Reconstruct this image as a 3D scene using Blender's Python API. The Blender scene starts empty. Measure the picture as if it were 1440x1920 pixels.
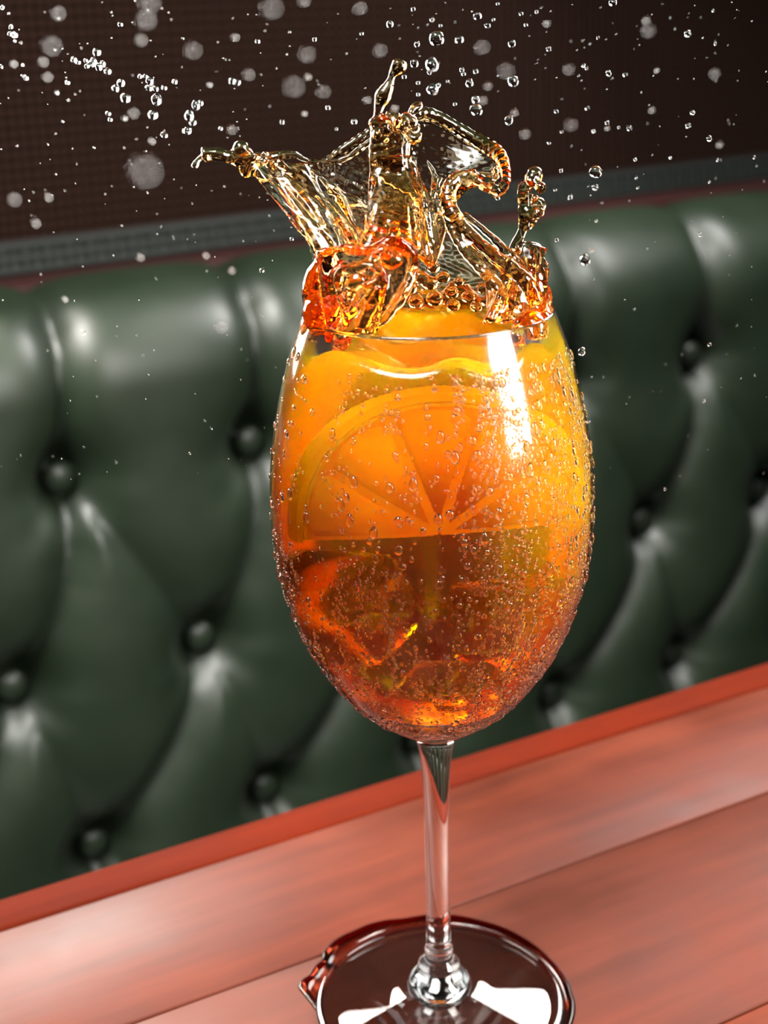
import bpy, bmesh, math, random
import numpy as np
from math import sin, cos, pi, radians, sqrt, atan2, tan
from mathutils import Vector, Matrix, noise

# ------------------------------------------------------------------ camera, world, lights, exposure
S = bpy.context.scene
FPX, PITCH, ROLL = 2654.8, radians(19.776), radians(1.635)
CAM = np.array([-0.0131, -0.3671, 0.2966])
FW = np.array([0, cos(PITCH), -sin(PITCH)]); R0 = np.array([1., 0, 0]); U0 = np.cross(R0, FW)
RT = R0*cos(ROLL) - U0*sin(ROLL); UP = U0*cos(ROLL) + R0*sin(ROLL)
cd = bpy.data.cameras.new('camera'); cam = bpy.data.objects.new('camera', cd); S.collection.objects.link(cam)
M = Matrix(((RT[0], UP[0], -FW[0], CAM[0]), (RT[1], UP[1], -FW[1], CAM[1]), (RT[2], UP[2], -FW[2], CAM[2]), (0, 0, 0, 1)))
cam.matrix_world = M
cd.sensor_fit = 'HORIZONTAL'; cd.sensor_width = 36; cd.lens = FPX/1440*36; cd.clip_start = 0.005
cd.dof.use_dof = True; cd.dof.focus_distance = 0.372; cd.dof.aperture_fstop = 66.4/4.0
cd.dof.aperture_blades = 8; cd.dof.aperture_rotation = radians(12)
S.camera = cam
S.view_settings.view_transform = 'Standard'; S.view_settings.look = 'None'
S.view_settings.gamma = 1; S.view_settings.use_curve_mapping = False
S.view_settings.exposure = 0.1
cy = S.cycles
cy.use_denoising = True; cy.max_bounces = 20; cy.transmission_bounces = 18; cy.glossy_bounces = 6; cy.diffuse_bounces = 3
cy.transparent_max_bounces = 24; cy.sample_clamp_indirect = 6.0; cy.blur_glossy = 0.3
cy.caustics_reflective = True; cy.caustics_refractive = True

W = bpy.data.worlds.new('world'); S.world = W; W.use_nodes = True
W.node_tree.nodes['Background'].inputs[0].default_value = (0.85, 0.9, 1.0, 1); W.node_tree.nodes['Background'].inputs[1].default_value = 0.05

def area(name, loc, target, w, h, power, col=(1, 1, 1), spread=180):
    l = bpy.data.lights.new(name, 'AREA'); l.shape = 'RECTANGLE'; l.size = w; l.size_y = h; l.energy = power; l.color = col
    l.spread = radians(spread)
    o = bpy.data.objects.new(name, l); S.collection.objects.link(o); o.location = loc
    o.rotation_euler = (Vector(target)-Vector(loc)).to_track_quat('-Z', 'Y').to_euler()
    return o
area('softbox_behind', (0.44, 0.60, 0.56), (0.05, 0.03, 0.05), 0.40, 0.30, 11, (1.0, 0.97, 0.94))
area('softbox_strip', (0.36, -0.19, 0.36), (0, 0.0, 0.15), 0.16, 0.36, 4.5, (1.0, 0.96, 0.92), 110)
area('softbox_overhead', (-0.45, -0.05, 0.95), (-.10, 0.55, 0.22), 0.4, 0.3, 4, (1.0, 0.99, 0.93), 80)
area('fill_over_sofa', (0.36, 0.52, 0.80), (0.44, 0.93, 0.20), 0.75, 0.07, 1.5, (1.0, 1.0, 0.97), 50)  # unseen strip added to lay a sheen along the sofa's top roll
area('fill_front', (-0.32, -0.52, 1.10), (0, 0, 0.17), 0.6, 0.6, 6.0, (1.0, 0.97, 0.93), 45)  # unseen fill added to brighten the slice and drink from the front
area('fill_left', (-0.30, 0.42, 0.34), (0, 0, 0.16), 0.24, 0.32, 13, (1.0, 0.93, 0.85))  # unseen light added behind left so the drink glows

# ------------------------------------------------------------------ helpers
def ray(x, y): return FW + RT*(x-720)/FPX + UP*(960-y)/FPX
def at(x, y, Y=0.0):                      # point of the vertical plane Y behind the glass axis
    d = ray(x, y); return Vector(CAM + d*((Y-CAM[1])/d[1]))
def ground(x, y, z=0.0):
    d = ray(x, y); return Vector(CAM + d*((z-CAM[2])/d[2]))
def depth(x, y, D):
    return Vector(CAM + ray(x, y)*D)
PX = 0.40/FPX                             # one photo pixel at the glass, metres

def tag(o, label=None, cat=None, group=None, kind=None):
    if label: o['label'] = label
    if cat: o['category'] = cat
    if group: o['group'] = group
    if kind: o['kind'] = kind
    return o
def empty(name, loc=(0, 0, 0), rz=0):
    o = bpy.data.objects.new(name, None); S.collection.objects.link(o); o.location = loc; o.rotation_euler = (0, 0, rz)
    o.empty_display_size = .01
    return o
def link(name, me, mat=None, parent=None, smooth=True):
    o = bpy.data.objects.new(name, me); S.collection.objects.link(o)
    if mat and not me.materials: me.materials.append(mat)
    if smooth: me.polygons.foreach_set('use_smooth', [True]*len(me.polygons))
    if parent: o.parent = parent
    return o
def mesh(name, v, f):
    me = bpy.data.meshes.new(name); me.from_pydata([tuple(p) for p in v], [], f); me.update(); return me
def outward(me):                          # closed skins must face out, or glass and water refract wrongly
    bm = bmesh.new(); bm.from_mesh(me); bmesh.ops.recalc_face_normals(bm, faces=bm.faces)
    if bm.calc_volume(signed=True) < 0: bmesh.ops.reverse_faces(bm, faces=bm.faces)
    bm.to_mesh(me); bm.free(); return me
def gridmesh(name, P):                    # P: (n,m,3) array
    n, m = P.shape[:2]; i = np.arange(n*m).reshape(n, m)
    f = np.stack([i[:-1, :-1], i[1:, :-1], i[1:, 1:], i[:-1, 1:]], -1).reshape(-1, 4)
    return mesh(name, P.reshape(-1, 3).tolist(), f.tolist())
def lathe(name, prof, n=96, closed=False):
    v, f = [], []
    for r, z in prof:
        for k in range(n): a = 2*pi*k/n; v.append((r*cos(a), r*sin(a), z))
    m = len(prof)
    for i in range(m if closed else m-1):
        j = (i+1) % m
        for k in range(n):
            l = (k+1) % n; f.append((i*n+k, i*n+l, j*n+l, j*n+k))
    if not closed:
        f.append(tuple(range(n-1, -1, -1))); f.append(tuple(range((m-1)*n, m*n)))
    return outward(mesh(name, v, f))
def spline(pts, n):                       # Catmull-Rom through rows of any width
    P = np.array(pts, float); P = np.vstack([2*P[0]-P[1], P, 2*P[-1]-P[-2]]); out = []
    segs = len(pts)-1
    for k in range(n):
        t = k/(n-1)*segs; i = min(int(t), segs-1); t -= i
        a, b, c, d = P[i:i+4]
        out.append(.5*((2*b)+(c-a)*t+(2*a-5*b+4*c-d)*t*t+(3*b-a-3*c+d)*t**3))
    return np.array(out)
def boxmesh(name, x0, x1, y0, y1, z0, z1, bev=0.0, seg=2):
    bm = bmesh.new(); bmesh.ops.create_cube(bm, size=1)
    for v in bm.verts: v.co = Vector(((x0+x1)/2+v.co.x*(x1-x0), (y0+y1)/2+v.co.y*(y1-y0), (z0+z1)/2+v.co.z*(z1-z0)))
    if bev: bmesh.ops.bevel(bm, geom=bm.edges[:], offset=bev, segments=seg, profile=.5, affect='EDGES')
    me = bpy.data.meshes.new(name); bm.to_mesh(me); bm.free(); return me

# ------------------------------------------------------------------ materials
class NT:
    def __init__(s, name):
        s.m = bpy.data.materials.new(name); s.m.use_nodes = True; s.t = s.m.node_tree
        s.t.nodes.clear(); s.out = s.t.nodes.new('ShaderNodeOutputMaterial')
    def n(s, typ, **kw):
        nd = s.t.nodes.new('ShaderNode'+typ)
        for k, v in kw.items():
            if k.startswith('p_'): setattr(nd, k[2:], v)
        for k, v in kw.items():
            if not k.startswith('p_'):
                k2 = k.replace('_', ' ')
                inp = nd.inputs[int(k[1:])] if k[0] == 'i' and k[1:].isdigit() else nd.inputs[k2]
                if isinstance(v, bpy.types.NodeSocket): s.t.links.new(v, inp)
                else: inp.default_value = v
        return nd
    def surf(s, sock): s.t.links.new(sock, s.out.inputs['Surface']); return s.m
    def vol(s, sock): s.t.links.new(sock, s.out.inputs['Volume'])
def ramp(nt, fac, stops):
    r = nt.n('ValToRGB', i0=fac); e = r.color_ramp.elements
    while len(e) < len(stops): e.new(.5)
    for k, (p, c) in enumerate(stops): e[k].position = p; e[k].color = (*c, 1)
    return r.outputs[0]
def simple(name, col, rough=.5, **kw):
    nt = NT(name); b = nt.n('BsdfPrincipled', Base_Color=(*col, 1), Roughness=rough, **kw); return nt.surf(b.outputs[0])

def mat_body():
    nt = NT('orange_liquid'); tc = nt.n('TexCoord')
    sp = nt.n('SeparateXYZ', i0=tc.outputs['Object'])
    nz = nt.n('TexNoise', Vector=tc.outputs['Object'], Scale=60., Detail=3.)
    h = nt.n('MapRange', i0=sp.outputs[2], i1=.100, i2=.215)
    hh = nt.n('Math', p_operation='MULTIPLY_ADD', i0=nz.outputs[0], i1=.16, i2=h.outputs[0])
    # darker refracted lower half and lit top, put into colour and cloudiness by height
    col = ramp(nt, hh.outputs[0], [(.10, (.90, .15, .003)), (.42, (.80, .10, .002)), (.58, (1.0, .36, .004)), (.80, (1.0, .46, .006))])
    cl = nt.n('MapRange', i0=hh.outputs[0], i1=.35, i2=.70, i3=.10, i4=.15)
    mp = nt.n('Mapping', i0=tc.outputs['Object'], Scale=(1, 1, .35))
    n1 = nt.n('TexNoise', Vector=mp.outputs[0], Scale=90., Detail=3.)
    rr = nt.n('MapRange', i0=n1.outputs[0], i1=.35, i2=.7, i3=.02, i4=.20)
    n2 = nt.n('TexNoise', Vector=tc.outputs['Object'], Scale=900., Detail=2.)
    bp = nt.n('Bump', Strength=.2, Distance=.0002, Height=n2.outputs[0])
    b = nt.n('BsdfRefraction', Color=(1, 1, 1, 1), Roughness=rr.outputs[0], IOR=1.33, Normal=bp.outputs[0])
    s = nt.n('SubsurfaceScattering', Color=col, Scale=.022, Radius=(1.6, .8, .15), Normal=bp.outputs[0])
    m1 = nt.n('MixShader', i0=cl.outputs[0], i1=b.outputs[0], i2=s.outputs[0])
    g = nt.n('BsdfGlossy', Color=(1, 1, 1, 1), Roughness=.10, Normal=bp.outputs[0]); fr = nt.n('Fresnel', IOR=1.33)
    m2 = nt.n('MixShader', i0=fr.outputs[0], i1=m1.outputs[0], i2=g.outputs[0])
    v = nt.n('VolumeAbsorption', Color=(1-2/300, 1-12/300, 0, 1), Density=300.); nt.vol(v.outputs[0])
    return nt.surf(m2.outputs[0])
def mat_liquid(name, dens, ag, ar, ior=1.33):
    nt = NT(name); b = nt.n('BsdfGlass', Color=(1, 1, 1, 1), Roughness=0.0, IOR=ior)
    v = nt.n('VolumeAbsorption', Color=(1-ar/dens, 1-ag/dens, 0, 1), Density=dens); nt.vol(v.outputs[0])
    return nt.surf(b.outputs[0])
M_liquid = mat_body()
M_splash = mat_liquid('orange_splash', 330, 106, 5)
nt = NT('spilled_liquid'); _t = nt.n('BsdfTransparent', Color=(.72, .28, .18, 1)); _g = nt.n('BsdfGlossy', Roughness=.08); _f = nt.n('Fresnel', IOR=1.33)
M_film = nt.surf(nt.n('MixShader', i0=_f.outputs[0], i1=_t.outputs[0], i2=_g.outputs[0]).outputs[0])
def mat_water(name, rough=0.0):
    nt = NT(name); b = nt.n('BsdfGlass', Color=(1, 1, 1, 1), Roughness=rough, IOR=1.33); return nt.surf(b.outputs[0])
M_water = mat_water('clear_water'); M_water_soft = mat_water('clear_water_soft', .22)
def mat_shell():
    nt = NT('thin_glass'); fr = nt.n('Fresnel', IOR=1.35)
    g = nt.n('BsdfGlossy', Color=(1, 1, 1, 1), Roughness=.10); t = nt.n('BsdfTransparent')
    return nt.surf(nt.n('MixShader', i0=fr.outputs[0], i1=t.outputs[0], i2=g.outputs[0]).outputs[0])
M_shell = mat_shell()
nt = NT('clear_glass'); M_glass = nt.surf(nt.n('BsdfGlass', Color=(.98, .99, .99, 1), Roughness=0.0, IOR=1.5).outputs[0])
nt = NT('thin_plate_glass'); _g = nt.n('BsdfGlass', Color=(1, 1, 1, 1), IOR=1.5); _t = nt.n('BsdfTransparent', Color=(.97, .98, .98, 1)); _r = nt.n('BsdfGlossy', Roughness=.02); _f = nt.n('Fresnel', IOR=1.5)
_p = nt.n('MixShader', i0=_f.outputs[0], i1=_t.outputs[0], i2=_r.outputs[0]); M_plate = nt.surf(nt.n('MixShader', i0=.55, i1=_g.outputs[0], i2=_p.outputs[0]).outputs[0])
nt = NT('clear_ice'); M_ice = nt.surf(nt.n('BsdfGlass', Color=(1, 1, 1, 1), Roughness=.08, IOR=1.12).outputs[0])

def mat_leather():
    nt = NT('green_leather'); tc = nt.n('TexCoord')
    v = nt.n('TexVoronoi', Vector=tc.outputs['Object'], Scale=700.); nz = nt.n('TexNoise', Vector=tc.outputs['Object'], Scale=14., Detail=4.)
    col = ramp(nt, nz.outputs[0], [(.3, (.008, .014, .007)), (.7, (.012, .020, .010))])
    bp = nt.n('Bump', Strength=.12, Distance=.0004, Height=v.outputs[0])
    rr = nt.n('MapRange', i0=nz.outputs[0], i1=.3, i2=.7, i3=.38, i4=.48)
    return nt.surf(nt.n('BsdfPrincipled', Base_Color=col, Roughness=rr.outputs[0], Normal=bp.outputs[0], Specular_IOR_Level=.5).outputs[0])
M_leather = mat_leather()
def mat_wood(name, c0, c1, seed, rough=.38, spec=.13):
    nt = NT(name); tc = nt.n('TexCoord'); mp = nt.n('Mapping', i0=tc.outputs['Object'], Scale=(5, 55, 20), Location=(seed, seed*2, 0))
    n1 = nt.n('TexNoise', Vector=mp.outputs[0], Scale=1.6, Detail=6., Roughness=.6)
    n2 = nt.n('TexNoise', Vector=tc.outputs['Object'], Scale=14., Detail=3.)
    n3 = nt.n('TexNoise', Vector=mp.outputs[0], Scale=8., Detail=3.)
    a = nt.n('Mix', p_data_type='FLOAT', i0=.45, i2=n1.outputs[0], i3=n2.outputs[0])
    col = ramp(nt, a.outputs[0], [(.34, c0), (.62, c1)])
    rr = nt.n('MapRange', i0=n2.outputs[0], i1=.3, i2=.7, i3=rough+.04, i4=rough+.2)
    bp = nt.n('Bump', Strength=.15, Distance=.0004, Height=n3.outputs[0])
    return nt.surf(nt.n('BsdfPrincipled', Base_Color=col, Roughness=rr.outputs[0], Normal=bp.outputs[0], Specular_IOR_Level=spec).outputs[0])
M_wood = mat_wood('red_brown_wood', (.032, .0052, .0016), (.068, .0112, .0034), 1.3)
M_wood2 = mat_wood('red_brown_wood_front', (.028, .0052, .0018), (.060, .0108, .0038), 7.7)
M_wood_edge = mat_wood('deep_red_wood', (.038, .0032, .0005), (.066, .0062, .001), 4.1, .7, .04)
def matt(name, c):
    nt = NT(name); return nt.surf(nt.n('BsdfDiffuse', Color=(*c, 1)).outputs[0])
M_wall = matt('dark_woven_brown', (.002, .001, .0008)); M_thread = matt('dark_brown_thread', (.020, .0105, .0080))
M_band = simple('grey_green_mesh', (.024, .027, .024), .6, Specular_IOR_Level=.15)
M_ledge = simple('dark_red_ledge', (.030, .009, .008), .6, Specular_IOR_Level=.2)

# ------------------------------------------------------------------ the setting
YAW = radians(31); YW = radians(34); SD = Vector((cos(YAW), sin(YAW), 0)); SN = Vector((-sin(YAW), cos(YAW), 0))   # along the sofa / away from us
SO = at(475, 830, 0.62)                                                                          # one sofa button
tag(link('floor', boxmesh('floor', -2, 3, -1.5, 3, -.80, -.75), simple('floor_dark', (.04, .03, .025), .5), smooth=False), kind='structure')
def sofa_frame(name, back):
    o = empty(name); p = SO + SN*back; o.location = (p.x, p.y, 0); o.rotation_euler = (0, 0, YAW); return o
def zat(x, y, back):                     # height of the photo point on the plane `back` metres behind the button plane
    d = Vector(ray(x, y)); P = SO + SN*back; WN = Vector((-sin(YW), cos(YW), 0)); t = (P-Vector(CAM)).dot(WN)/d.dot(WN); return (Vector(CAM)+d*t).z
WB = .17
zb0 = zat(720, 418, WB); zb1 = zat(720, 374, WB)
wall = tag(empty('wall_back'), kind='structure'); p = SO+SN*WB; wall.location = (p.x, p.y, 0); wall.rotation_euler = (0, 0, YW)
wp = link('panel', boxmesh('panel', -1.2, 1.9, .004, .06, -.75, 1.6), M_wall, wall, smooth=False)
# woven threads, real relief on the part in view
def weave(name, x0, x1, z0, z1, pitch, wid, amp, mat, parent, y=0.0):
    v, f = [], []
    def strip(a, b, horiz, ph):
        n = int(round(abs(b[0]-a[0] if horiz else b[1]-a[1])/pitch)); k0 = len(v)
        for i in range(2*n+1):
            t = i/(2*n); x = a[0]+(b[0]-a[0])*t; z = a[1]+(b[1]-a[1])*t; yy = y-amp*(.5+.5*cos(pi*(i+ph)))
            w = wid/2
            if horiz: v.extend([(x, yy, z-w), (x, yy-w*.4, z), (x, yy, z+w)])
            else: v.extend([(x-w, yy, z), (x, yy-w*.4, z), (x+w, yy, z)])
            if i:
                q = k0+3*i; f.extend([(q-3, q, q+1, q-2), (q-2, q+1, q+2, q-1)])
    nx = int((x1-x0)/pitch); nz = int((z1-z0)/pitch)
    for i in range(nz+1): strip((x0, z0+i*pitch), (x0+nx*pitch, z0+i*pitch), True, i)
    for i in range(nx+1): strip((x0+i*pitch, z0), (x0+i*pitch, z0+nz*pitch), False, i+1)
    o = link(name, mesh(name, v, f), mat, parent); o['kind'] = 'stuff'; return o
weave('woven_threads', -.42, .95, zb1-.005, zb1+.24, .0076, .0042, .0014, M_thread, wall)
tr = tag(empty('trim_1'), kind='structure'); tr.location = wall.location; tr.rotation_euler = (0, 0, YW)
link('backing', boxmesh('backing', -.6, 1.2, -.002, .0035, zb0-.002, zb1+.002), simple('band_back', (.006, .006, .005), .8), tr, smooth=False)
weave('mesh_threads', -.42, .95, zb0, zb1, .0088, .0052, .0018, M_band, tr, y=-.0035)
lg = link('trim_2', boxmesh('trim_2', -.9, 1.6, -.045, 0, zb0-.03, zb0-.004, .003), M_ledge); tag(lg, kind='structure')
lg.location = wall.location; lg.rotation_euler = (0, 0, YW)

# ------------------------------------------------------------------ sofa: buttoned backrest, seat, buttons
sofa = tag(empty('sofa', (SO.x, SO.y, 0), YAW), 'dark green buttoned leather sofa standing behind the wooden table', 'sofa')
PU, PV = .144, .144; Z0 = SO.z
rows = [(0, 0.0, 0.0), (1, -PV, -.050), (2, -2*PV, -.005), (3, -3*PV, -.055)]
btn = {}
for r, v, off in rows:
    for i in range(-5, 9): btn[(r, i)] = (PU*i+off, v)
segs = []
def curve_seg(a, b, bulge, n=6):
    mx = (a[0]+b[0])/2 + bulge; my = (a[1]+b[1])/2; P = []
    for k in range(n+1):
        t = k/n; P.append(((1-t)**2*a[0]+2*t*(1-t)*mx+t*t*b[0], (1-t)**2*a[1]+2*t*(1-t)*my+t*t*b[1]))
    return P
for r in range(3):
    for i in range(-4, 8):
        a = btn[(r, i)]
        L = btn[(r+1, i)] if r % 2 == 0 else btn[(r+1, i-1)]
        Rr = btn[(r+1, i+1)] if r % 2 == 0 else btn[(r+1, i)]
        segs.append((curve_seg(a, L, .030), .80, .016)); segs.append((curve_seg(a, Rr, .0), .35, .016))
for i in range(-4, 8):
    a = btn[(0, i)]; segs.append(([a, (a[0]+.004, .06), (a[0]+.008, .135), (a[0]+.010, .25)], 1.0, .015))
U = np.arange(-.62, 1.05, .0034); SV = np.arange(-.40, .285, .0034)
UU, VV = np.meshgrid(U, SV, indexing='ij')
Hh = np.full(UU.shape, 1.0)
for P, st, wd in segs:
    dm = np.full(UU.shape, 9.)
    for (ax, ay), (bx, by) in zip(P[:-1], P[1:]):
        x0, x1 = min(ax, bx)-.09, max(ax, bx)+.09
        dx, dy = bx-ax, by-ay; t = np.clip(((UU-ax)*dx+(VV-ay)*dy)/(dx*dx+dy*dy), 0, 1)
        dm = np.minimum(dm, np.hypot(UU-ax-t*dx, VV-ay-t*dy))
    Hh = np.minimum(Hh, 1-st*np.exp(-(dm/(wd*.8))**1.15))
Hh = np.where(VV > .10, 1-(1-Hh)*np.exp(-np.clip(VV-.10, 0, 1)/.05), Hh)
pit = np.zeros(UU.shape)
for (r, i), (bu, bv) in btn.items():
    d = np.hypot(UU-bu, VV-bv); pit = np.maximum(pit, np.exp(-(d/.022)**2)+.35*np.exp(-(d/.040)**2))
    ang = np.arctan2(UU-bu, -(VV-bv)); fan = np.exp(-((d-.035)/.022)**2)*np.clip(cos(0)-np.abs(ang)/1.9, 0, 1)
    Hh = Hh - .05*fan*np.cos(ang*7.5)
hgt = .022*Hh - .028*pit
S0, RR = .060, .046                       # where the top roll begins and its radius
thr = np.clip((VV-S0)/RR, 0, 2.6)
base_v = np.where(VV < S0, VV, S0+RR*np.sin(thr)); base_y = np.where(VV < S0, 0, RR*(1-np.cos(thr)))
nv = np.where(VV < S0, 0, np.sin(thr)); ny = np.where(VV < S0, -1, -np.cos(thr))
# the padding is proud of the button plane by hgt
P = np.stack([UU, base_y+ny*hgt, Z0+base_v+nv*hgt], -1)
backrest = link('backrest', gridmesh('backrest', P), M_leather, sofa)
for (r, i), (bu, bv) in btn.items():
    if not (-3 <= i <= 6 and r < 3): continue
    k = 'bm'
    bm = bmesh.new(); bmesh.ops.create_uvsphere(bm, u_segments=20, v_segments=10, radius=1)
    for v in bm.verts: v.co = Vector((v.co.x*.0115, v.co.y*.007, v.co.z*.0115))
    me = bpy.data.meshes.get('button') or bpy.data.meshes.new('button')
    if not me.vertices: bm.to_mesh(me)
    bm.free()
    b = link('button', me, M_leather, backrest); b.location = (bu, .008, Z0+bv)
link('seat', boxmesh('seat', -.6, 1.04, -.48, -.01, Z0-.56, Z0-.42, .03, 4), M_leather, sofa)
link('base', boxmesh('base', -.6, 1.04, -.46, .06, -.75, Z0-.565, .01), M_leather, sofa)
link('frame', boxmesh('frame', -.61, 1.04, .055, .10, -.75, Z0+.10, .012), M_leather, sofa)

# ------------------------------------------------------------------ table of planks
TY = radians(28.3)
table = tag(empty('table', (0, 0, 0), TY), 'red-brown wooden plank table under the orange drink', 'table')
def plank(x0, x1, y0, y1, m, name='plank'):
    return link(name, boxmesh(name, x0, x1, y0+.0004, y1-.0004, -.028, 0, .0007, 2), m, table)
link('edge_strip', boxmesh('edge_strip', -.55, .75, .1096, .1294, -.028, -.0003, .003, 3), M_wood_edge, table)
plank(-.55, .75, .0407, .109, M_wood); plank(-.55, .75, -.052, .0407, M_wood2); plank(-.55, .75, -.14, -.052, M_wood); plank(-.55, .75, -.24, -.14, M_wood2)
link('apron', boxmesh('apron', -.50, .70, -.22, .11, -.085, -.029, .003), M_wood_edge, table)
for x in (-.45, .65):
    for y in (-.18, .07): link('leg', boxmesh('leg', x-.03, x+.03, y-.03, y+.03, -.75, -.086, .004), M_wood_edge, table)

# ------------------------------------------------------------------ wine glass
glass = tag(empty('wine_glass', (0, 0, 0)), 'tall stemmed wine glass beaded with condensation standing on the table', 'glass')
PR = [(.0040, .0955), (.0085, .0972), (.0140, .1005), (.0200, .1052), (.0262, .1115), (.0318, .1195), (.0374, .1300), (.0409, .1400), (.0431, .1500), (.0441, .1600),
      (.0442, .1700), (.0435, .1800), (.0420, .1900), (.0398, .2000), (.0369, .2100), (.0331, .2200)]
prof = spline(PR, 70)
def rad(z, inset=0.0):
    return float(np.interp(z, prof[:, 1], prof[:, 0]))-inset
inner = [(max(.0008, r-.0009), z+(.0016 if z < .11 else 0)) for r, z in prof]
o_bowl = link('bowl', lathe('bowl', [tuple(p) for p in prof]+[(.0329, .2206), (.0325, .2200)]+inner[::-1][1:], 128, True), M_shell, glass)
stem = spline([(.0080, .0972), (.0058, .0935), (.0047, .0880), (.0041, .0800), (.0038, .0650), (.0037, .0400), (.0039, .0240), (.0045, .0205), (.0042, .0190), (.0052, .0172),
               (.0066, .0150), (.0050, .0135), (.0085, .0105), (.0098, .0085), (.0100, .0068)], 90)
foot_prof = [(.0002, .0068), (.0098, .0067), (.016, .0054), (.026, .0036), (.034, .0023), (.0378, .0019), (.0386, .0013), (.0380, .0006), (.03, .0005), (.0002, .0010)]
link('stem', lathe('stem', [(.0002, .0974)]+[tuple(p) for p in stem]+[(.0002, .0067)], 64), M_glass, glass)
link('foot', lathe('foot', [tuple(p) for p in spline(foot_prof, 60)], 128), M_plate, glass)
rimv = lathe('rim', [(.0328+.0004*cos(a), .2203+.0004*sin(a)) for a in np.linspace(0, 2*pi, 10)[:-1]], 160, True)
link('rim', rimv, M_glass, glass)

# ------------------------------------------------------------------ the drink: body with its heaving top surface
drink = tag(empty('drink', (0, 0, .1)), 'orange drink filling the wine glass and splashing up out of it', 'drink')
def topz(x, y):                           # dips to the front, climbs to the rim at the sides and the back
    r = sqrt(x*x+y*y)/.033; a = atan2(y, x)
    z = .2165 - .008*(1-r*r)*1.0 - .0035*max(0, -sin(a))*r
    z += .0016*sin(x*260+1.1*sin(y*190))*(1-.3*r) + .0013*sin(y*310+x*120)
    return min(z, .2195)
v, f = [], []; n = 128; zs = np.concatenate([np.linspace(.0975, .112, 14), np.linspace(.114, .2050, 50)])
INS = .0009
def rin(z): return max(.0008, float(np.interp(z, [q[1] for q in inner], [q[0] for q in inner]))+.0001)
rings = []
for z in zs: rings.append([(rin(z)*cos(2*pi*k/n), rin(z)*sin(2*pi*k/n), z) for k in range(n)])
for q in (.33, .66, 1.0):
    ring = []
    for k in range(n):
        a = 2*pi*k/n; zt = topz(.0333*cos(a), .0333*sin(a)); z = .2050+(zt-.2050)*q; ring.append((rin(z)*cos(a), rin(z)*sin(a), z))
    rings.append(ring)
for q in np.linspace(.985, .02, 34):
    ring = []
    for k in range(n):
        a = 2*pi*k/n; x, y = q*.0333*cos(a), q*.0333*sin(a); ring.append((x, y, topz(x, y)))
    rings.append(ring)
for r in rings: v.extend(r)
for i in range(len(rings)-1):
    for k in range(n): l = (k+1) % n; f.append((i*n+k, i*n+l, (i+1)*n+l, (i+1)*n+k))
f.append(tuple(range(n-1, -1, -1))); f.append(tuple(range((len(rings)-1)*n, len(rings)*n)))
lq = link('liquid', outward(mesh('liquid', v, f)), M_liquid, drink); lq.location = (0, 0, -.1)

# ---- the splash: sheets, ropes and beads fused into one skin of liquid
bm = bmesh.new()
rng = random.Random(5)
def ball(x, y, Y, r, sx=1, sy=1, rot=0):
    c = at(x, y, Y); mt = Matrix.Translation(c) @ Matrix.Rotation(radians(rot), 4, 'Y') @ Matrix.Diagonal((r*PX*sx, r*PX*min(sx, sy, 1), r*PX*sy, 1))
    bmesh.ops.create_icosphere(bm, subdivisions=3, radius=1, matrix=mt)
def rope(pts, n=None, wob=0.0):           # rows (px, py, Y, radius px)
    n = n or 8*len(pts); Q = spline(pts, n); k = 12; vs = []
    C = [at(q[0], q[1], q[2]) for q in Q]
    for i, c in enumerate(C):
        t = (C[min(i+1, n-1)]-C[max(i-1, 0)]).normalized(); s = t.cross(Vector((0, 1, 0)))
        s = s.normalized() if s.length > 1e-4 else Vector((1, 0, 0)); b = t.cross(s).normalized()
        r = max(Q[i][3], 1.2)*PX*(1+wob*sin(i*1.7+pts[0][0]))
        vs.append([bm.verts.new(c+s*r*cos(2*pi*j/k)+b*r*sin(2*pi*j/k)) for j in range(k)])
    for i in range(n-1):
        for j in range(k): l = (j+1) % k; bm.faces.new((vs[i][j], vs[i][l], vs[i+1][l], vs[i+1][j]))
    bm.faces.new(vs[0][::-1]); bm.faces.new(vs[-1])
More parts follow.
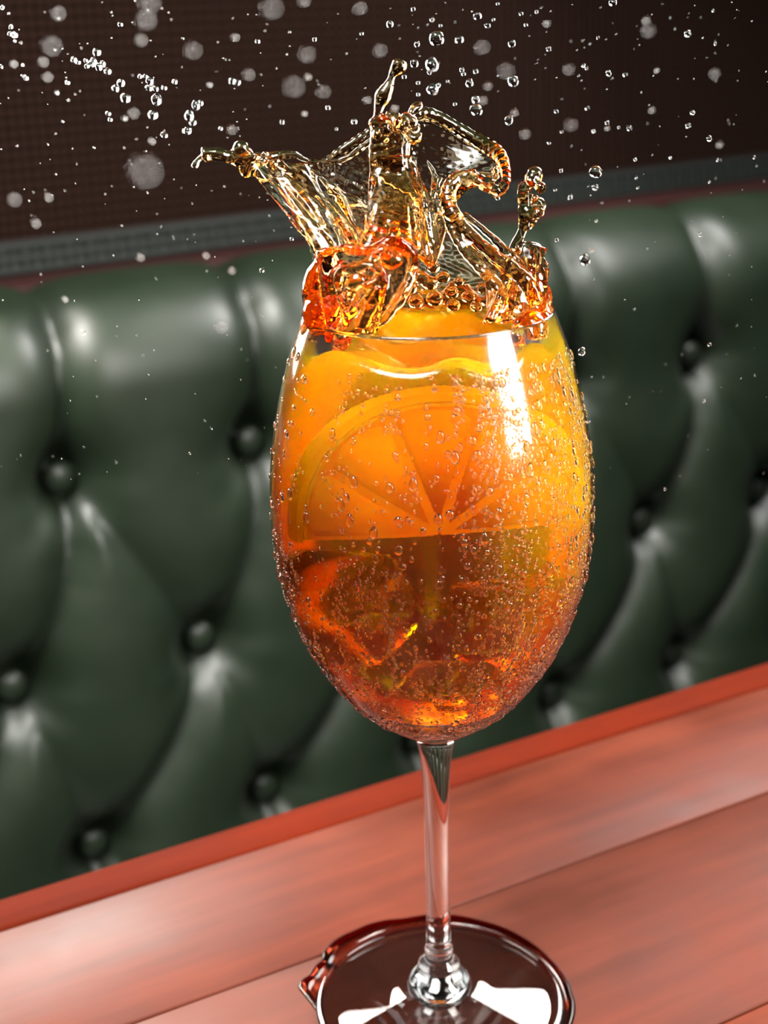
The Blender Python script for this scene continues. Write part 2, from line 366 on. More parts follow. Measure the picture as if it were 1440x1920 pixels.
def sheet(top, bot, th, rip=0.0, fr=9.0, nu=70, nw=50, bow=0.0, ph=0.0, cross=.3):   # thick rippled film between two edges of (px, py, Y)
    A, B = spline(top, nu), spline(bot, nu); G = np.zeros((nu, nw, 3))
    for i in range(nu):
        for j in range(nw):
            t = j/(nw-1); p = A[i]*(1-t)+B[i]*t; p = p.copy(); p[2] += bow*sin(pi*t)
            G[i, j] = at(*p)
    du = np.gradient(G, axis=0); dw = np.gradient(G, axis=1); N = np.cross(du, dw); N /= np.linalg.norm(N, axis=2)[..., None]+1e-12
    I, J = np.meshgrid(np.linspace(0, 1, nu), np.linspace(0, 1, nw), indexing='ij')
    w = np.sin(I*fr*2*pi+ph+1.3*np.sin(J*5+ph))+cross*np.sin(J*fr*3+I*7+ph)+.6*np.sin(I*fr*4.1+J*6+ph*2)
    G = G+N*(w*rip*PX*.6)[..., None]
    half = (th*PX/2)*(1+.5*np.sin(I*fr*3.3+J*4+ph)*min(1, rip/3))
    F, K = G+N*half[..., None], G-N*half[..., None]
    vf = [[bm.verts.new(F[i, j]) for j in range(nw)] for i in range(nu)]; vk = [[bm.verts.new(K[i, j]) for j in range(nw)] for i in range(nu)]
    for i in range(nu-1):
        for j in range(nw-1):
            bm.faces.new((vf[i][j], vf[i+1][j], vf[i+1][j+1], vf[i][j+1])); bm.faces.new((vk[i][j], vk[i][j+1], vk[i+1][j+1], vk[i+1][j]))
    for i in range(nu-1):
        bm.faces.new((vf[i][0], vk[i][0], vk[i+1][0], vf[i+1][0])); bm.faces.new((vf[i][-1], vf[i+1][-1], vk[i+1][-1], vk[i][-1]))
    for j in range(nw-1):
        bm.faces.new((vf[0][j], vf[0][j+1], vk[0][j+1], vk[0][j])); bm.faces.new((vf[-1][j], vk[-1][j], vk[-1][j+1], vf[-1][j+1]))
# crown wall, back left and back right
sheet([(500, 300, .002), (560, 310, .008), (605, 303, .014), (655, 272, .018), (705, 245, .020), (765, 222, .021)],
      [(592, 480, -.012), (606, 530, .004), (645, 560, .014), (690, 572, .022), (740, 578, .027), (795, 582, .029)], 8, 3.2, 2.6)
sheet([(760, 222, .021), (825, 222, .024), (880, 256, .022), (920, 283, .018), (944, 312, .012), (925, 348, .004)],
      [(770, 440, .018), (795, 430, .018), (818, 412, .014), (835, 392, .010), (846, 375, .006), (858, 350, .002)], 6, 1.8, 1.6, ph=1)
sheet([(770, 435, .018), (815, 408, .014), (850, 398, .010), (892, 440, .006), (945, 482, .004), (1000, 492, .002)],
      [(792, 584, .029), (842, 582, .029), (890, 580, .026), (945, 576, .020), (995, 568, .012), (1026, 560, .003)], 7, 2.2, 2.2, ph=2)
# left wing, front side with its streaks
sheet([(448, 292, -.004), (490, 300, -.004), (540, 306, -.002), (590, 322, .0), (640, 360, .0), (690, 380, .0)],
      [(590, 470, -.016), (615, 474, -.019), (640, 470, -.021), (665, 468, -.022), (690, 470, -.022), (720, 470, -.022)], 8, 5, 5, ph=.5)
for a, b, c, r in (((462, 310), (540, 368), (598, 470), 5), ((500, 306), (575, 385), (625, 470), 5), ((520, 300), (600, 372), (650, 466), 4.5), ((560, 318), (622, 390), (668, 462), 4),
                   ((480, 312), (556, 392), (610, 478), 4), ((600, 330), (650, 400), (690, 466), 4)):
    rope([(a[0], a[1], -.005, r*1.3), (b[0], b[1], -.008, r*.8), (c[0], c[1], -.018, r*1.5)], 30, .1)
rope([(446, 296, -.004, 9), (490, 294, .0, 8), (520, 293, .003, 9), (552, 290, .007, 7), (575, 300, .010, 4.5), (605, 302, .014, 5), (640, 282, .017, 8), (672, 262, .018, 9), (705, 240, .020, 8)], 80, .1)
rope([(575, 302, .010, 3), (640, 300, .012, 6), (690, 268, .012, 6), (712, 245, .012, 5)], 30)
# the reaching tip
rope([(452, 302, -.004, 12), (432, 296, -.005, 10), (412, 290, -.006, 12), (395, 289, -.006, 11), (384, 290, -.006, 14), (380, 291, -.006, 12)], 40)
rope([(382, 292, -.006, 5), (371, 300, -.006, 5), (365, 312, -.006, 7), (364, 316, -.006, 4)], 20)
for x, y, r in ((452, 278, 14), (462, 290, 13), (448, 300, 13), (470, 310, 13), (462, 320, 12), (480, 300, 10), (492, 302, 9), (505, 300, 8), (498, 290, 7), (476, 322, 9), (440, 286, 8), (515, 306, 8)):
    ball(x, y, -.006+rng.uniform(-.002, .002), r)
# front left bulge and folds over the lip
ball(614, 545, -.010, 46, .95, 1.35, 8)
ball(618, 590, -.014, 46, 1, .9)
sheet([(592, 470, -.020), (640, 462, -.023), (700, 466, -.025), (740, 450, -.026), (768, 470, -.025), (782, 500, -.024)],
      [(610, 618, -.026), (650, 626, -.029), (690, 628, -.030), (712, 618, -.030), (735, 590, -.029), (752, 565, -.028)], 15, 7, 3, ph=.8, cross=.5)
for pts in ([(640, 462, -.024, 6), (690, 470, -.027, 8), (735, 452, -.028, 9), (768, 470, -.027, 9), (776, 505, -.026, 9), (760, 545, -.028, 9), (735, 585, -.029, 8), (700, 618, -.030, 6)],
            [(635, 505, -.027, 6), (680, 498, -.030, 8), (715, 470, -.030, 8), (730, 480, -.031, 6)],
            [(632, 540, -.027, 7), (640, 510, -.028, 9), (680, 500, -.031, 9), (712, 505, -.032, 8), (720, 530, -.032, 8), (700, 570, -.032, 9), (680, 610, -.031, 7)],
            [(655, 590, -.030, 6), (680, 545, -.032, 7), (715, 520, -.032, 5)],
            [(600, 470, -.018, 7), (604, 500, -.022, 6), (630, 512, -.026, 6)],
            [(632, 530, -.028, 5), (640, 570, -.029, 6), (652, 610, -.030, 7)],
            [(668, 620, -.031, 5), (690, 575, -.033, 6), (708, 540, -.033, 4)]):
    rope(pts, 50, .08)
ball(735, 488, -.029, 17, 1.1, .8); ball(700, 540, -.030, 16, .7, 1.6, 25); ball(668, 528, -.030, 17, 1.2, .8, -20)
# centre column
for x0, y0, x1, y1, r in ((706, 235, 700, 470, 9), (722, 225, 716, 480, 12), (738, 228, 738, 470, 10), (752, 240, 756, 470, 9), (764, 260, 778, 480, 6)):
    rope([(x0, y0, -.004, r), (x0-4, y0+60, -.006, r*1.1), (x0+2, y0+115, -.007, r*.75), ((x0+x1)/2-3, (y0+y1)/2+45, -.009, r*1.2), (x1, y1, -.020, r*1.25)], 60, .16)
sheet([(696, 300, -.004), (725, 290, -.004), (760, 300, -.003), (790, 345, -.002), (815, 385, -.002), (840, 400, -.002)],
      [(675, 472, -.022), (710, 468, -.023), (750, 466, -.023), (785, 480, -.020), (808, 500, -.012), (830, 470, -.006)], 11, 6, 3, ph=2.2)
rope([(790, 360, -.004, 4), (800, 400, -.006, 9), (806, 450, -.008, 13), (808, 480, -.010, 9), (806, 505, -.010, 3)], 40)
for pts in ([(776, 290, .0, 3), (782, 330, -.001, 4), (780, 380, -.002, 5), (790, 430, -.003, 5)], [(800, 300, .002, 3), (815, 330, .0, 6), (812, 370, -.001, 5), (826, 400, -.002, 6)],
            [(830, 330, .002, 3), (820, 350, .001, 5), (832, 385, .0, 6)]):
    rope(pts, 30, .15)
# jet above the column
rope([(712, 240, -.004, 9), (708, 222, -.004, 7), (711, 200, -.005, 9), (718, 180, -.005, 14), (727, 165, -.005, 11), (733, 148, -.005, 6), (738, 136, -.005, 8), (748, 124, -.005, 14), (754, 118, -.005, 12), (757, 114, -.005, 7)], 60)
for x, y, r in ((704, 232, 12), (718, 226, 10), (730, 215, 8), (742, 222, 11), (752, 232, 12), (762, 218, 9), (772, 228, 11), (766, 246, 12), (780, 240, 9), (724, 240, 10), (740, 240, 9), (708, 252, 9)):
    ball(x, y, -.004+rng.uniform(-.003, .003), r)
rope([(762, 240, -.006, 6), (770, 258, -.008, 9), (781, 262, -.009, 8), (788, 248, -.008, 5)], 24)
rope([(768, 214, .004, 6), (780, 200, .006, 9), (793, 196, .006, 6)], 20)
# right crest curling to its hook
rope([(765, 220, .018, 9), (795, 212, .022, 12), (825, 222, .024, 12), (855, 238, .022, 11), (885, 256, .020, 12), (915, 274, .016, 14), (938, 292, .010, 13), (947, 318, .004, 10), (948, 342, -.001, 9), (936, 358, -.004, 11), (920, 354, -.005, 9)], 90, .06)
rope([(920, 354, -.005, 9), (905, 345, -.004, 10), (888, 334, -.003, 10), (868, 330, -.002, 11), (850, 340, -.003, 13), (840, 362, -.005, 14), (844, 390, -.007, 14), (858, 410, -.009, 12)], 60, .12)
for x, y, r in ((900, 336, 10), (915, 342, 11), (886, 326, 9), (930, 330, 7), (872, 342, 10), (928, 318, 8)):
    ball(x, y, -.003, r)
# right rope down to the lip
rope([(846, 392, -.006, 14), (862, 420, -.008, 13), (890, 448, -.010, 12), (925, 478, -.011, 12), (960, 505, -.012, 14), (990, 535, -.013, 16), (1008, 570, -.014, 14)], 70, .07)
rope([(836, 400, -.006, 8), (852, 440, -.009, 9), (885, 490, -.012, 8), (925, 530, -.015, 9), (955, 570, -.018, 9)], 60, .1)
rope([(868, 402, -.005, 7), (900, 425, -.007, 6), (940, 462, -.008, 8), (975, 500, -.010, 9), (1006, 545, -.012, 9)], 60, .1)
sheet([(855, 415, -.008), (895, 440, -.010), (930, 468, -.011), (962, 492, -.012)], [(862, 470, -.011), (890, 500, -.013), (925, 535, -.015), (955, 560, -.017)], 9, 5, 2, ph=3)
sheet([(955, 478, -.008), (985, 462, -.006), (1012, 464, -.004), (1014, 478, -.001), (1010, 490, .0)],
      [(905, 606, -.024), (950, 604, -.021), (990, 596, -.016), (1022, 580, -.008), (1030, 566, .0)], 12, 6, 4, ph=1.5)
for pts in ([(940, 470, -.008, 6), (965, 500, -.010, 8), (962, 550, -.014, 9), (950, 600, -.020, 8)], [(985, 462, -.006, 5), (1000, 500, -.006, 8), (1008, 545, -.006, 9), (1020, 575, -.008, 8)],
            [(958, 466, -.006, 4), (985, 458, -.005, 6), (1012, 464, -.003, 6), (1008, 490, -.002, 7), (1016, 530, -.002, 8), (1030, 560, .0, 8)],
            [(940, 545, -.018, 7), (930, 575, -.021, 9), (915, 600, -.024, 7)], [(905, 500, -.010, 3), (915, 540, -.014, 5), (920, 575, -.018, 8), (925, 600, -.020, 10)]):
    rope(pts, 40, .1)
ball(1018, 506, -.002, 10, 1, .8)
# far right tendril with its beads
rope([(962, 474, -.006, 10), (970, 452, -.006, 10), (979, 432, -.006, 8), (984, 408, -.006, 12), (984, 380, -.006, 12), (982, 352, -.006, 12), (978, 342, -.006, 8)], 50, .08)
for x, y, r in ((1002, 328, 15), (996, 340, 9), (1014, 352, 10), (1010, 384, 13), (1000, 398, 11), (990, 400, 12), (1014, 400, 7), (996, 412, 8), (987, 424, 8), (990, 366, 8), (1004, 372, 7), (992, 332, 8), (1017, 392, 6)):
    ball(x, y, -.006+rng.uniform(-.002, .002), r)
rope([(990, 430, -.006, 6), (1000, 414, -.006, 6), (1010, 396, -.006, 7)], 16)
rope([(985, 352, -.006, 5), (996, 344, -.006, 6), (1008, 342, -.006, 6), (1014, 350, -.006, 6)], 16)
# lumps where the film tears free of the surface at the back
for x, y, Y, r in ((770, 540, .012, 14), (790, 520, .012, 15), (812, 500, .010, 14), (806, 530, .012, 16), (832, 520, .012, 13), (846, 548, .014, 15), (860, 528, .012, 11), (878, 556, .014, 14), (905, 540, .012, 13),
                   (926, 560, .010, 14), (893, 575, .012, 12), (960, 575, .004, 12), (780, 565, .014, 16), (815, 560, .016, 17), (850, 572, .016, 14)):
    ball(x, y, Y, r, 1, .85)
# root ring, so that the crown grows out of the drink
for k in range(46):
    a = 2*pi*k/46; rr = .0300; w = .0022+.0011*sin(k*2.3)+.0006*sin(k*5.1)
    if -2.35 < (a if a < pi else a-2*pi) < -.95: continue
    bmesh.ops.create_icosphere(bm, subdivisions=2, radius=1, matrix=Matrix.Translation((rr*cos(a), rr*sin(a), .2180)) @ Matrix.Diagonal((w*1.3, w*1.3, w*1.4, 1)))
me = bpy.data.meshes.new('splash'); bm.to_mesh(me); bm.free()
tmp = bpy.data.objects.new('splash_tmp', me); S.collection.objects.link(tmp)
rm = tmp.modifiers.new('r', 'REMESH'); rm.mode = 'VOXEL'; rm.voxel_size = .00031; rm.adaptivity = 0
sm = tmp.modifiers.new('s', 'SMOOTH'); sm.factor = .5; sm.iterations = 24
dg = bpy.context.evaluated_depsgraph_get(); me2 = bpy.data.meshes.new_from_object(tmp.evaluated_get(dg)); me2.name = 'splash'; me2.materials.clear()
bpy.data.objects.remove(tmp); bpy.data.meshes.remove(me)
co = np.empty(len(me2.vertices)*3); me2.vertices.foreach_get('co', co); co = co.reshape(-1, 3)
no = np.empty(len(me2.vertices)*3); me2.vertices.foreach_get('normal', no); no = no.reshape(-1, 3)
x, y, z = co.T*1000
w = np.sin(x*1.1+1.7*np.sin(z*.8))*np.sin(z*.9+1.3*np.sin(y*1.1+x*.5))+.5*np.sin(x*2.3+z*1.4+y)*np.sin(z*2.1-x*.9)
co = co+no*(w*.00007)[:, None]
me2.vertices.foreach_set('co', co.ravel()); me2.update()
sp = link('splash', me2, M_splash, drink); sp.location = (0, 0, -.1)
sp['label'] = 'clear orange liquid thrown up in folded sheets and ropes'
print('splash faces', len(me2.polygons))

# ------------------------------------------------------------------ orange slice and ice in the drink
SLC = (.0008, -.0115, .1650); SR = .0360; TH = .0078
slc = tag(empty('orange_slice', SLC), 'half slice of orange standing upright inside the drink', 'fruit')
slc.rotation_euler = (radians(-7), radians(-1), radians(6))
def mat_flesh():
    nt = NT('orange_flesh'); tc = nt.n('TexCoord'); n1 = nt.n('TexNoise', Vector=tc.outputs['Object'], Scale=160., Detail=3.)
    col = ramp(nt, n1.outputs[0], [(.3, (1.0, .40, .012)), (.7, (1.0, .55, .03))])
    b = nt.n('BsdfPrincipled', Base_Color=col, Roughness=.4); t = nt.n('BsdfTranslucent', Color=col)
    return nt.surf(nt.n('MixShader', i0=.5, i1=b.outputs[0], i2=t.outputs[0]).outputs[0])
def mat_peel(name, c):
    nt = NT(name); tc = nt.n('TexCoord'); v = nt.n('TexVoronoi', Vector=tc.outputs['Object'], Scale=900.)
    bp = nt.n('Bump', Strength=.5, Distance=.0003, Height=v.outputs[0])
    b = nt.n('BsdfPrincipled', Base_Color=(*c, 1), Roughness=.4, Normal=bp.outputs[0]); t = nt.n('BsdfTranslucent', Color=(*c, 1))
    return nt.surf(nt.n('MixShader', i0=.5, i1=b.outputs[0], i2=t.outputs[0]).outputs[0])
M_flesh = mat_flesh(); M_peel = mat_peel('orange_peel', (1.0, .74, .06)); M_pith = mat_peel('orange_pith', (1.0, .88, .50))
def arcband(name, r0, r1, th, a0, a1, n=60, bulge=0.0, taper=1.0):
    P = []
    for k in range(n+1):
        a = a0+(a1-a0)*k/n; sec = [(r0, -th/2), (r1-.0004, -th/2*taper), (r1+bulge, 0), (r1-.0004, th/2*taper), (r0, th/2)]
        P.append([(r*cos(a), y, r*sin(a)) for r, y in sec])
    m = 5; v = [p for r in P for p in r]; f = []
    for k in range(n):
        for j in range(m): l = (j+1) % m; f.append((k*m+j, k*m+l, (k+1)*m+l, (k+1)*m+j))
    f.append(tuple(range(m-1, -1, -1))); f.append(tuple(range(n*m, n*m+m))); return mesh(name, v, f)
link('peel', arcband('peel', SR-.0026, SR, TH*1.05, -.02, pi+.02, bulge=.0006), M_peel, slc, smooth=False)
link('pith', arcband('pith', SR-.0038, SR-.0027, TH*.98, 0, pi), M_pith, slc, smooth=False)
for k in range(5):
    a0 = pi*k/5+.02; a1 = pi*(k+1)/5-.02; am = (a0+a1)/2; bm = bmesh.new(); pts = []
    R1 = SR-.0042; base = (.0022*cos(am), .0022*sin(am))
    pts = [base]+[(R1*cos(a0+(a1-a0)*j/8)*(1-.06*abs(j/4-1)**3), R1*sin(a0+(a1-a0)*j/8)*(1-.06*abs(j/4-1)**3)) for j in range(9)]
    F = [bm.verts.new((x, -TH/2*.96, z)) for x, z in pts]; B = [bm.verts.new((x, TH/2*.96, z)) for x, z in pts]
    bm.faces.new(F[::-1]); bm.faces.new(B); m = len(pts)
    for j in range(m): l = (j+1) % m; bm.faces.new((F[j], F[l], B[l], B[j]))
    bmesh.ops.recalc_face_normals(bm, faces=bm.faces); bmesh.ops.bevel(bm, geom=bm.edges[:], offset=.0004, segments=2, affect='EDGES')
    me = bpy.data.meshes.new('segment'); bm.to_mesh(me); bm.free(); link('segment', me, M_flesh, slc)
link('membrane', arcband('membrane', .0004, SR-.0034, TH*.93, 0, pi), M_flesh, slc, smooth=False)
for (x, y, z, s, rot, lab) in ((-.016, .016, .138, .021, (34, 12, 28), 'clear ice cube sunk in the drink below the left end of the orange slice'),
                               (.017, .012, .134, .020, (-15, 20, 50), 'clear ice cube sunk in the drink below the right end of the orange slice'),
                               (.003, -.004, .117, .018, (40, 10, 25), 'lowest clear ice cube near the bottom of the glass bowl')):
    bm = bmesh.new(); bmesh.ops.create_cube(bm, size=s); bmesh.ops.bevel(bm, geom=bm.edges[:], offset=s*.16, segments=4, profile=.6, affect='EDGES')
    bmesh.ops.subdivide_edges(bm, edges=bm.edges[:], cuts=1)
    for v in bm.verts: v.co += v.co.normalized()*noise.noise(v.co*170+Vector((x*900, 0, 0)))*s*.05
    me = bpy.data.meshes.new('ice_cube'); bm.to_mesh(me); bm.free()
    o = link('ice_cube', me, M_ice); o.location = (x, y, z); o.rotation_euler = tuple(radians(a) for a in rot); tag(o, lab, 'ice', 'ice cubes in the drink')

# ------------------------------------------------------------------ condensation on the bowl
ico = bmesh.new(); bmesh.ops.create_icosphere(ico, subdivisions=2, radius=1); IV = np.array([v.co[:] for v in ico.verts]); IF = np.array([[v.index for v in f.verts] for f in ico.faces]); ico.free()
def bead(az, z, r, el=1.0):
    R = rad(z); dz = .0005; sl = (rad(z+dz)-rad(z-dz))/(2*dz)
    N = Vector((sin(az), -cos(az), -sl)).normalized(); T = Vector((cos(az), sin(az), 0)); B = T.cross(N); B = B if B.z > 0 else -B
    c = Vector((R*sin(az), -R*cos(az), z))+N*.00005
    mt = np.array([T*r, N*r*.5, B*r*el]); q = IV.copy()
    q[:, 2] *= 1; q[:, 0] *= 1-.22*q[:, 2]*(el > 1.15)
    return q@mt+np.array(c)
rs = np.random.RandomState(11); small, big = [], []
cols = [(a, rs.uniform(.02, .05)) for a in (-1.15, -.98, -.62, -.50, -.33, -.19, -.02, .12, .27, .40, .50, .56, .72, .86, 1.0, 1.15)]
def freq(az, z):                          # streaky density
    d = 0.12
    for a, w in cols: d += 1.0*math.exp(-((az-a-.05*sin(z*120+a*9))/w)**2)
    if az < .1 and z > .165: d *= .22
    return d
placed = []
tries = 0
while len(placed) < 3000 and tries < 90000:
    tries += 1
    az = rs.uniform(-1.45, 1.45); z = rs.uniform(.104, .212)
    if rs.rand() > freq(az, z)*.8: continue
    r = min(.00115, .00027*math.exp(abs(rs.normal())*.75)); ok = True
    for (a2, z2, r2) in placed:
        if abs(z2-z) < .0022 and abs(a2-az) < .05 and (z2-z)**2+((a2-az)*.043)**2 < ((r+r2)*.93)**2: ok = False; break
    if not ok: continue
    placed.append((az, z, r)); el = 1+abs(rs.normal())*.35
    (big if r > .00085 else small).append((az, z, r, el))
for k in range(70):                       # silhouette beads
    s = rs.choice([-1, 1]); az = s*rs.uniform(1.35, 1.75); z = rs.uniform(.104, .21); small.append((az, z, rs.uniform(.0004, .0009), 1.5))
for az0, z0, z1 in ((.52, .150, .118), (.30, .135, .112), (-.30, .150, .132), (.36, .205, .186), (.62, .158, .138)):   # runs
    q = z0
    while q > z1: small.append((az0+.02*sin(q*700), q, .00042, 2.2)); q -= .0011
big = sorted(big, key=lambda b: -b[2])[:150]
V = np.concatenate([bead(*b) for b in small]); F = np.concatenate([IF[:, ::-1]+len(IV)*i for i in range(len(small))])
cnd = link('condensation', mesh('condensation', V.tolist(), F.tolist()), M_water, o_bowl); cnd['kind'] = 'stuff'
for b in big: link('water_bead', mesh('water_bead', bead(*b).tolist(), IF[:, ::-1].tolist()), M_water, o_bowl)

# ------------------------------------------------------------------ spilled ring under the foot
out = [(600, 1905), (585, 1885), (572, 1868), (560, 1852), (566, 1838), (578, 1830), (590, 1812), (604, 1800), (606, 1786), (622, 1768), (640, 1756), (662, 1746), (690, 1734), (722, 1726), (760, 1722), (800, 1716), (850, 1716), (900, 1726),
       (950, 1742), (1000, 1770), (1040, 1806), (1062, 1835), (1072, 1860), (1078, 1885), (1074, 1915), (1055, 1960), (1010, 2010), (900, 2070), (780, 2080), (690, 2040), (630, 1985), (608, 1940)]
O = spline([ground(*p)[:2] for p in out]+[ground(*out[0])[:2]], 200)[:-1]
v, f = [], []; n = len(O)
cen = O.mean(0)
for s, z in ((1.0, .00005), (1.003, .00022), (.985, .00042), (0, .00030)):
    for p in O:
        q = cen+(p-cen)*s if s else p/np.hypot(*p)*.0365; v.append((q[0], q[1], z))
for i in range(3):
    for k in range(n): l = (k+1) % n; f.append((i*n+k, i*n+l, (i+1)*n+l, (i+1)*n+k))
for k in range(n): l = (k+1) % n; f.append((3*n+k, 3*n+l, l, k))
pud = link('spilled_drink', outward(mesh('spilled_drink', v, f)), M_film)
tag(pud, 'thin dark red puddle of spilled drink around the foot of the glass', 'puddle')

# ------------------------------------------------------------------ flying droplets
FOC = [(5,14,9),(21,51,10),(28,66,12),(19,64,10),(28,77,6),(3,125,8),(43,122,6),(49,146,10),(139,112,12),(147,117,10),(127,155,10),(226,46,11),(182,98,16),(164,124,11),(172,120,15),(186,126,15),(202,134,14),(161,113,9),
(176,114,13),(193,120,12),(217,166,14),(227,156,16),(236,184,19),(203,213,11),(207,224,9),(263,143,10),(273,143,9),(282,152,17),(280,165,14),(292,166,13),(308,165,11),(294,187,22),(287,216,19),(308,253,14),(328,153,10),
(368,198,19),(376,194,12),(355,218,20),(362,230,13),(352,245,17),(346,246,10),(483,78,10),(590,74,9),(678,63,8),(731,46,15),(775,17,9),(435,152,14),(445,155,13),(615,202,10),(782,83,12),(784,155,9),(784,177,8),(777,119,17),
(758,144,10),(529,229,9),(664,228,12),(631,242,6),(414,241,8),(819,73,30),(810,121,27),(811,168,24),(805,136,9),(822,160,10),(810,37,8),(826,48,7),(861,75,17),(895,30,17),(914,48,12),(925,37,7),(933,7,7),(977,26,8),(1006,22,7),(986,47,8),
(960,82,15),(962,152,22),(866,131,10),(869,139,9),(892,134,10),(880,156,16),(892,187,16),(893,206,24),(853,195,8),(955,225,18),(1094,123,9),(1100,128,7),(1029,92,10),(1043,209,9),(1101,203,10),(1113,246,8),(1053,247,6),
(1029,268,7),(839,152,6),(1085,142,5),(1149,5,16),(1289,63,14),(1337,20,6),(1341,83,6),(1141,137,12),(1172,140,9),(1121,71,7),(1138,230,9),(1160,239,6),(1180,241,11),(1298,211,11),(1290,236,11),(1330,260,11),(1191,299,8),
(1257,296,6),(1345,300,7),(1414,295,8),(1117,322,24),(1116,351,13),(1069,370,10),(1193,333,6),(1196,352,6),(1330,341,6),(1313,440,9),(1097,487,22),(1118,414,6),(1044,450,8),(1091,659,15),(1104,790,7),(1330,646,8),(1320,752,7),
(1247,917,7),(491,507,10),(547,448,8),(933,371,10),(1052,320,8),(1041,356,7),(1190,580,5),(157,624,7),(396,803,6),(356,850,5),(543,60,5),(343,72,5),(118,228,5),(177,277,5),(90,271,4)]
BLR = [(97,86,42),(109,25,32),(81,116,22),(26,120,16),(89,144,22),(280,5,44),(273,37,44),(265,75,26),(361,94,38),(250,212,24),(393,159,11),(272,320,70),(27,373,30),(91,370,19),(234,222,11),(285,265,14),(107,174,8),
(509,15,46),(570,2,25),(675,15,27),(441,70,16),(575,102,34),(712,94,28),(466,140,25),(550,162,44),(577,144,15),(606,171,28),(571,213,11),(688,187,16),(434,243,20),(740,203,15),(903,88,30),(948,132,34),(1025,44,14),
(914,161,17),(905,188,18),(964,211,15),(984,251,21),(1066,130,23),(1070,234,26),(1211,38,16),(1215,57,30),(1231,132,10),(1340,138,22),(1222,206,14),(1349,271,14),(1138,240,10),(1109,470,8),(587,446,11),(67,418,21),(263,482,17),(386,479,14),
(434,507,16),(414,612,26),(122,561,12),(156,624,9)]
bpy_ico = {}
def drop_mesh(sub, seed):
    k = (sub, seed)
    if k not in bpy_ico:
        b = bmesh.new(); bmesh.ops.create_icosphere(b, subdivisions=sub, radius=1)
        for v in b.verts: v.co *= 1+(.16 if seed < 9 else .03)*noise.noise(v.co*1.1+Vector((seed*7.3, 0, 0)))
        m = bpy.data.meshes.new('droplet'); b.to_mesh(m); b.free(); bpy_ico[k] = m
    return bpy_ico[k]
def region(x, y):
    if y > 400: return 'right of the glass before the sofa' if x > 760 else 'left of the glass before the sofa'
    if x < 240: return 'in the upper left corner'
    if x < 560: return 'above the left arm of the splash'
    if x < 830: return 'over the middle of the splash'
    if x < 1060: return 'above the right crest of the splash'
    return 'in the upper right before the wall'
WORDS = 'first second third fourth fifth sixth seventh eighth ninth tenth eleventh twelfth thirteenth fourteenth fifteenth sixteenth seventeenth eighteenth nineteenth twentieth'.split()
pool = {}
def pooled(o, x, sz, look, reg): pool.setdefault((sz, look, reg), []).append((x, o))
special = {(819,73,30): 'large flattened clear droplet, higher of the two above the jet tip', (810,121,27): 'large round clear droplet level with the jet tip, on its right', (811,168,24): 'tilted clear droplet just right of the upright jet',
 (893,206,24): 'large clear droplet low over the middle of the right crest', (962,152,22): 'egg-shaped clear droplet beside the faint blurred one above the right crest', (1117,322,24): 'bright clear droplet in front of the grey mesh strip at the right',
 (1116,351,13): 'small clear droplet right under the bright one before the grey mesh strip', (1097,487,22): 'round clear droplet with orange glints right of the splash before the sofa back', (1091,659,15): 'small round clear droplet just right of the bowl shoulder',
 (1104,790,7): 'tiny droplet touching the right edge of the glass bowl', (294,187,22): 'clear droplet below the orange-glinting cluster in the upper left', (287,216,19): 'clear droplet with an orange glint, second below the upper left cluster',
 (236,184,19): 'dark round clear droplet left of the orange-glinting cluster', (308,253,14): 'clear droplet just above the large blurred pale disc', (1149,5,16): 'clear droplet cut by the top edge in the upper right',
 (1289,63,14): 'soft bright droplet alone in the far upper right', (1247,917,7): 'tiny droplet lowest in the air before the sofa at the right', (491,507,10): 'small clear droplet before the sofa top left of the glass', (547,448,8): 'small clear droplet close to the left base of the splash',
 (933,371,10): 'small droplet directly under the curled hook of the splash', (1330,646,8): 'small pale droplet before the upper right sofa button', (1320,752,7): 'tiny pale droplet below the upper right sofa button', (955,225,18): 'clear droplet lowest above the tail of the right crest'}
rd = random.Random(3)
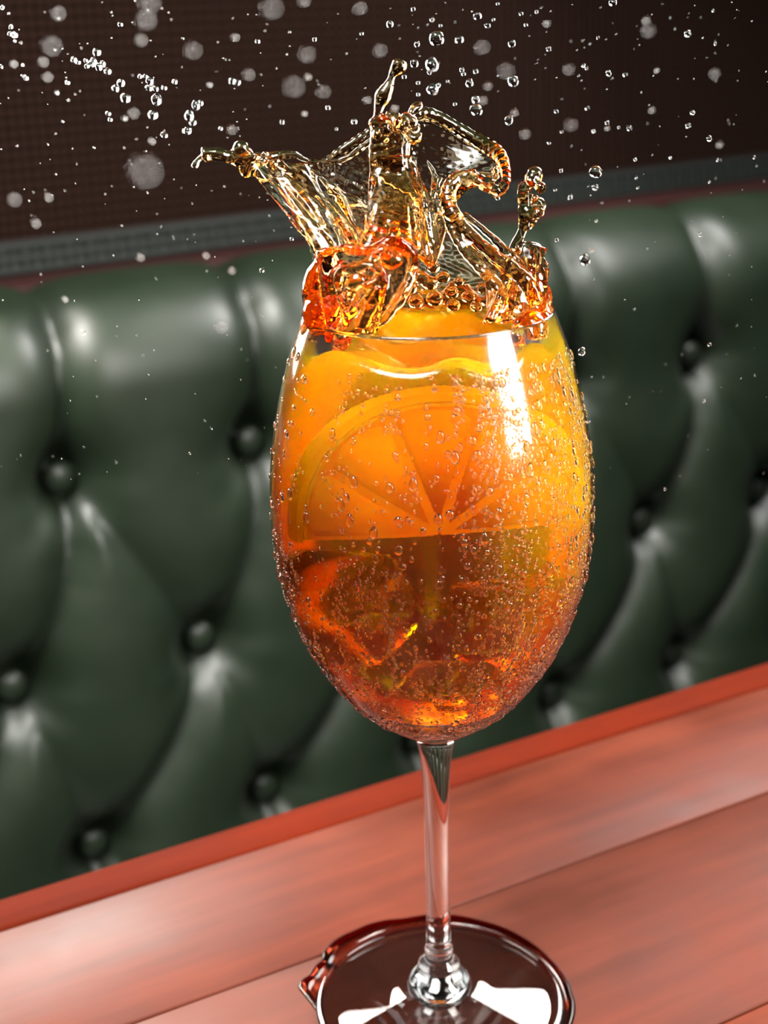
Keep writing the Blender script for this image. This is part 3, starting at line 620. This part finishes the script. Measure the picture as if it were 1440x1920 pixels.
for k, (x, y, d) in enumerate(FOC):
    Dp = .40+rd.uniform(-.02, .03); c = depth(x, y, Dp); r = d/2*Dp/FPX*.95
    o = link('droplet', drop_mesh(3 if d > 14 else 2, k % 7), M_water); o.location = c
    e = rd.uniform(-.18, .18); o.scale = (r*(1+e), r, r*(1-e)); o.rotation_euler = (rd.uniform(0, 3), rd.uniform(0, 3), rd.uniform(0, 3))
    sz = 'medium' if d > 13 else ('small' if d > 8 else 'tiny')
    reg = region(x, y)
    tag(o, special.get((x, y, d)), 'droplet', f'{sz} sharp droplets {reg}')
    if (x, y, d) not in special: pooled(o, x, sz, 'sharp', reg)
AF = .004*FPX
for k, (x, y, d) in enumerate(BLR):
    coc = d*.93; inv = 1/.372+coc/AF; Dp = 1/inv; c = depth(x, y, Dp); r = max(.00035, d*.15*Dp/FPX)
    o = link('droplet', drop_mesh(3, 9), M_water_soft); o.location = c; o.scale = (r, r, r)
    reg = region(x, y); sz = 'large' if d > 27 else 'small'
    lab = {(272,320,70): 'biggest blurred pale disc of a droplet left of the splash arm', (550,162,44): 'big bright blurred droplet over the left arm of the splash', (509,15,46): 'big blurred droplet at the top edge left of centre'}.get((x, y, d))
    tag(o, lab, 'droplet', f'{sz} blurred droplets {reg}')
    if not lab: pooled(o, x, sz, 'blurred', reg)
for (sz, look, reg), L in pool.items():
    L.sort(key=lambda q: q[0])
    for i, (x, o) in enumerate(L):
        w = 'leftmost' if i == 0 else ('rightmost' if i == len(L)-1 else WORDS[i]+' from left')
        o['label'] = f'{sz} {look} droplet {reg}' if len(L) == 1 else f'{w} of the {sz} {look} droplets {reg}'
# fine mist of specks, past counting
IV1 = IV
b1 = bmesh.new(); bmesh.ops.create_icosphere(b1, subdivisions=1, radius=1); V1 = np.array([v.co[:] for v in b1.verts]); F1 = np.array([[v.index for v in f.verts] for f in b1.faces]); b1.free()
Vs, Fs = [], []; i = 0
for _ in range(420):
    if rd.random() < .75: x, y = rd.uniform(0, 1440), abs(rd.gauss(0, 260))
    else: x, y = (rd.uniform(0, 520) if rd.random() < .7 else rd.uniform(1080, 1440)), rd.uniform(250, 900)
    Dp = rd.uniform(.36, .48); c = np.array(depth(x, y, Dp)); r = rd.uniform(.8, 2.0)*Dp/FPX
    if abs(x-800) < 240 and y > 180: continue
    Vs.append(V1*r+c); Fs.append(F1+len(V1)*i); i += 1
sp2 = link('fine_spray', mesh('fine_spray', np.concatenate(Vs).tolist(), np.concatenate(Fs).tolist()), M_water)
tag(sp2, 'fine mist of tiny water specks hanging in the air around the splash', 'spray', kind='stuff')
